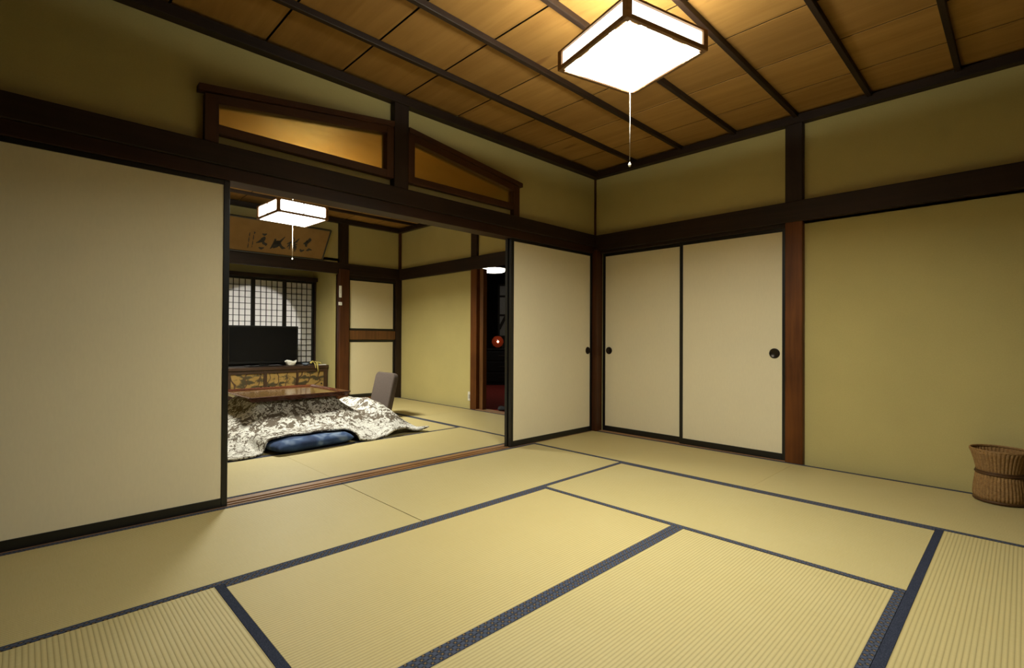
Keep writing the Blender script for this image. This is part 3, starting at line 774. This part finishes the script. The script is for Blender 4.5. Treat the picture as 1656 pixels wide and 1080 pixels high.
for c0, c1, cn in CHARS:
  bm = BM()
  for st in STROKES[c0:c1]:
      pts = []
      for (u0, v0, w0), (u1, v1, w1) in zip(st, st[1:]):
          for k in range(6):
              f_ = k/6; pts.append((u0+(u1-u0)*f_, v0+(v1-v0)*f_, w0+(w1-w0)*f_))
      pts.append(st[-1]); prev = None
      for i, (u, v, w) in enumerate(pts):
          a, b = pts[max(i-1, 0)], pts[min(i+1, len(pts)-1)]
          d = Vector((b[0]-a[0], b[1]-a[1], 0))
          d = d.normalized() if d.length > 1e-6 else Vector((1, 0, 0))
          nx_, ny_ = -d.y*w/2, d.x*w/2
          cur = (bm.verts.new(FP(u+nx_, v+ny_-.016, .0035)), bm.verts.new(FP(u-nx_, v-ny_-.016, .0035)))
          if prev: bm.faces.new((prev[0], prev[1], cur[1], cur[0]))
          prev = cur
  obj(cn, bm, INK, t, label='black brushed character')

# wall plates
PLATE = plain('white_plastic', (.72, .70, .62, 1), .4)
def plate(name, x0, x1, y0, y1, z0, z1, label, cat):
    bm = BM(); box(bm, x0, x1, y0, y1, z0, z1, .003); o = obj(name, bm, PLATE); place(o, (x0+x1)/2, (y0+y1)/2, z0); tag(o, label, cat); return o
o = plate('light_switch', -.962, -.926, D2-.058, D2-.044, 1.475, 1.640, 'tall white switch plate high on the reddish alcove post', 'switch')
bm = BM(); box(bm, -.952, -.936, D2-.063, D2-.056, 1.53, 1.585, .002); obj('rocker', bm, plain('switch_rocker', (.6, .58, .5, 1), .4), o)
o = plate('light_switch', -.970, -.922, D2-.062, D2-.044, 1.365, 1.410, 'small white switch just below the tall switch plate', 'switch')
bm = BM(); lathe(bm, [(.001, -.012), (.007, -.012), (.009, 0)], 14, (-.946, D2-.062, 1.388), 'y'); obj('knob', bm, PLATE, o)
o = plate('wall_outlet', .052, .066, 2.012, 2.075, .10, .215, 'white wall outlet low beside the reddish doorway post', 'outlet')
bm = BM(); box(bm, .048, .053, 2.03, 2.057, .13, .185, .001); obj('socket_face', bm, plain('socket', (.45, .43, .38, 1), .4), o)

# ------------------------------------------------------------------ wicker basket
def wick():
    n = NT('brown_wicker'); v = n.coord()
    s = n.sep(v)
    f = n.noise(v, 60, 3); w = n.n('ShaderNodeTexWave', wave_type='BANDS', bands_direction='Z'); w.inputs['Scale'].default_value = 55; w.inputs['Distortion'].default_value = .6
    n.l(v, w.inputs['Vector'])
    c = n.ramp(f, [(.3, (.20, .105, .034, 1)), (.7, (.42, .25, .095, 1))])
    n.base(n.mix(.35, c, n.ramp(w.outputs['Fac'], [(.2, (.11, .05, .016, 1)), (.6, (.38, .21, .08, 1))]))); n.bump(w.outputs['Fac'], .6, .003); return n.set(.6, .3)
WICK = wick()
WICKD = plain('dark_cane', (.075, .034, .011, 1), .6, .3)
bx_, by_ = -.108, -2.917
t = thing('wicker_basket', 'waisted brown wicker basket on the mat by the right wall', 'basket', (bx_, by_, 0.002)); t.scale = (.62, .62, .825)
RP = lambda a, z: .045*abs(math.cos(22*a))**.6
bm = BM(); lathe(bm, [(.178, .020), (.183, .045), (.179, .10), (.170, .15), (.163, .195), (.154, .19), (.160, .15), (.168, .06), (.10, .03)], 352, (0,0,0), ripple=RP); obj('lower_body', bm, WICK, t, True)
bm = BM(); lathe(bm, [(.158, .196), (.164, .23), (.177, .28), (.193, .325), (.207, .352), (.200, .352), (.186, .325), (.168, .27), (.152, .20)], 352, (0,0,0), ripple=RP); obj('upper_body', bm, WICK, t, True)
def torus(bm, R_, r, z, seg=64):
    lathe(bm, [(R_+r*math.cos(2*PI*k/10), z+r*math.sin(2*PI*k/10)) for k in range(11)], seg, (0,0,0), cap=False)
    bmesh.ops.remove_doubles(bm, verts=bm.verts[:], dist=1e-5)
bm = BM(); torus(bm, .169, .0085, .195); torus(bm, .166, .006, .208); obj('waist_band', bm, WICKD, t, True)
bm = BM(); torus(bm, .206, .0085, .354); obj('rim', bm, WICK, t, True)
bm = BM(); torus(bm, .181, .010, .012); obj('foot_ring', bm, WICKD, t, True)

# ------------------------------------------------------------------ dark room beyond the doorway
RED = plain('red_carpet', (.20, .026, .020, 1), .9, .1, 0, .3, 60)
bm = BM(); box(bm, .15, 4.2, -.6, 6.2, -.06, -.004); struct('floor_hall', bm, RED, 'dark red carpeted floor beyond the doorway')
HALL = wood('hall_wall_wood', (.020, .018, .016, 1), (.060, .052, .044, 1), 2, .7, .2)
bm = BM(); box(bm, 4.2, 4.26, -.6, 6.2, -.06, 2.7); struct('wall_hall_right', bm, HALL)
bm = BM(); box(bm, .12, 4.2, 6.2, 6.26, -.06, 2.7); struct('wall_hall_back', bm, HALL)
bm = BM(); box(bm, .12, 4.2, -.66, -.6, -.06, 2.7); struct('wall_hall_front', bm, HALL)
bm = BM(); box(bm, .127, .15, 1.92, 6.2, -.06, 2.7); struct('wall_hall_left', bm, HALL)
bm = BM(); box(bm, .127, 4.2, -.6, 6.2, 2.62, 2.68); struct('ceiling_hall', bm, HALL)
CAM = Vector((-4.11763, -3.01911, .91984)); FW = Vector((.69844, .71562, .00798)); RT = Vector((.71560, -.69849, .00531))
BLK = plain('black_cabinet', (.006, .006, .006, 1), .5, .3)
cb = Vector((2.55, 4.23, -.004))
t = thing('cabinet', 'low black chest standing in the dark hall beyond the doorway', 'cabinet', cb, math.radians(-44))
bm = BM(); box(bm, -.42, .60, -.02, .35, 0, .68, .004); obj('body', bm, BLK, t, True)
bm = BM(); box(bm, -.44, .62, -.04, .37, .68, .71, .003); obj('top', bm, BLK, t, True)
for zz in (.06, .27, .48):
    bm = BM(); box(bm, -.39, .57, -.034, -.018, zz, zz+.18, .003); d = obj('drawer', bm, BLK, t, True)
    bm = BM(); box(bm, .03, .15, -.046, -.034, zz+.08, zz+.10, .002); obj('handle', bm, DISH, d, True)
rgm = NT('red_lamp_glass'); rgm.base((.35, .04, .015, 1)); rgm.b.inputs['Emission Color'].default_value = (1, .12, .03, 1); rgm.b.inputs['Emission Strength'].default_value = .07; rgm.set(.15, .6)
tz = .706
t = thing('table_lamp', 'round glowing red lamp on the black chest in the hall', 'lamp', (2.62, 4.29, tz))
bm = BM(); lathe(bm, [(.05, 0), (.055, .012), (.03, .03)], 20); obj('base', bm, BLK, t, True)
bm = BM(); lathe(bm, [(.03, .028), (.085, .06), (.118, .125), (.11, .18), (.07, .235), (.03, .25)], 28); obj('shade', bm, rgm.m, t, True, label='round red glass shade')
bm = BM(); lathe(bm, [(.002, -.019), (.014, -.013), (.019, 0), (.014, .013), (.002, .019)], 16, (-.075, -.09, .14)); obj('glint_bead', bm, emit('shade_glint', (1, .75, .45, 1), 14), t, True, label='glowing bead in place of a reflected point of light')  # bead set on the shade's face, glows to imitate a reflection
HL = emit('hall_lamp_glow', (1, .95, .80, 1), 16)
t = thing('ceiling_lamp', 'round white glowing ceiling lamp in the dark hall beyond the doorway', 'ceiling lamp', (1.60, 3.31, 2.04))
bm = BM(); lathe(bm, [(.03, 0), (.19, .006), (.205, .025), (.19, .045), (.03, .05)], 32); obj('diffuser', bm, HL, t, True)
bm = BM(); lathe(bm, [(.235, .048), (.24, .055), (.12, .085), (.02, .09)], 32); obj('shade', bm, METAL, t, True, label='pale lamp shade')
bm = BM(); tube(bm, [(0, 0, .088), (0, 0, .582)], .005); obj('hanging_rod', bm, CORD, t, True)
# pale panes on the far hall wall
wv = CAM+FW*10.6+RT*((815-828)/810.07*10.6)
w = window('dim pale window panes in the dark hall'); w.location = (wv.x, wv.y, 0); w.rotation_euler = (0, 0, math.radians(-44))
PALE = plain('dim_window_pane', (.30, .29, .26, 1), .4)
bm = BM(); box(bm, -.10, .34, 0, .01, .95, 2.05); obj('pane', bm, PALE, w, True)
bm = BM()
for zz in (.95, 1.40, 1.80, 2.04): box(bm, -.12, .36, -.02, .02, zz-.02, zz+.02, .002)
for xx in (-.11, .35): box(bm, xx-.02, xx+.02, -.02, .02, .93, 2.06, .002)
box(bm, -.03, .03, -.03, -.012, -.32, .32, 0, Matrix.Translation((.05, 0, 1.4)) @ Matrix.Rotation(math.radians(28), 4, 'Y'))
box(bm, -.05, .05, 0, .03, 0, .95)
obj('frame', bm, HALL, w, True)
SLP = plain('slipper_felt', (.030, .032, .038, 1), .9)
bm = BM()
lathe(bm, [(.002, -.12), (.035, -.105), (.046, -.05), (.043, .03), (.048, .085), (.036, .118), (.002, .13)], 20, (0,0,0), 'y')
for v in bm.verts:
    v.co.z = v.co.z*(.45+.45*sst(-.02, .1, v.co.y))+.022 if v.co.z > 0 else v.co.z*.45+.022
o = obj('slipper', bm, SLP); o.location = (.29, 1.565, -.003); o.rotation_euler = (0, 0, .9); tag(o, 'dark grey slipper on the red carpet just inside the doorway', 'slipper')

# ------------------------------------------------------------------ world, camera, view
w = bpy.data.worlds.new('night'); S.world = w; w.use_nodes = True
w.node_tree.nodes['Background'].inputs[0].default_value = (.001, .001, .0015, 1); w.node_tree.nodes['Background'].inputs[1].default_value = 1
cd = bpy.data.cameras.new('camera'); co = bpy.data.objects.new('camera', cd); COL.objects.link(co)
U = Vector((-.00937214, -.00200248, .99995408))
M = Matrix((( .71560425, U.x, -.69844307), (-.69848578, U.y, -.71562113), (.00530828, U.z, -.00797929))).to_4x4()
M.translation = CAM
co.matrix_world = M
cd.sensor_width = 36; cd.lens = 810.0684/1656*36; cd.clip_start = .02; cd.clip_end = 60
S.camera = co
S.view_settings.view_transform = 'Standard'; S.view_settings.look = 'None'
S.view_settings.gamma = 1; S.view_settings.use_curve_mapping = False; S.view_settings.exposure = 0.0
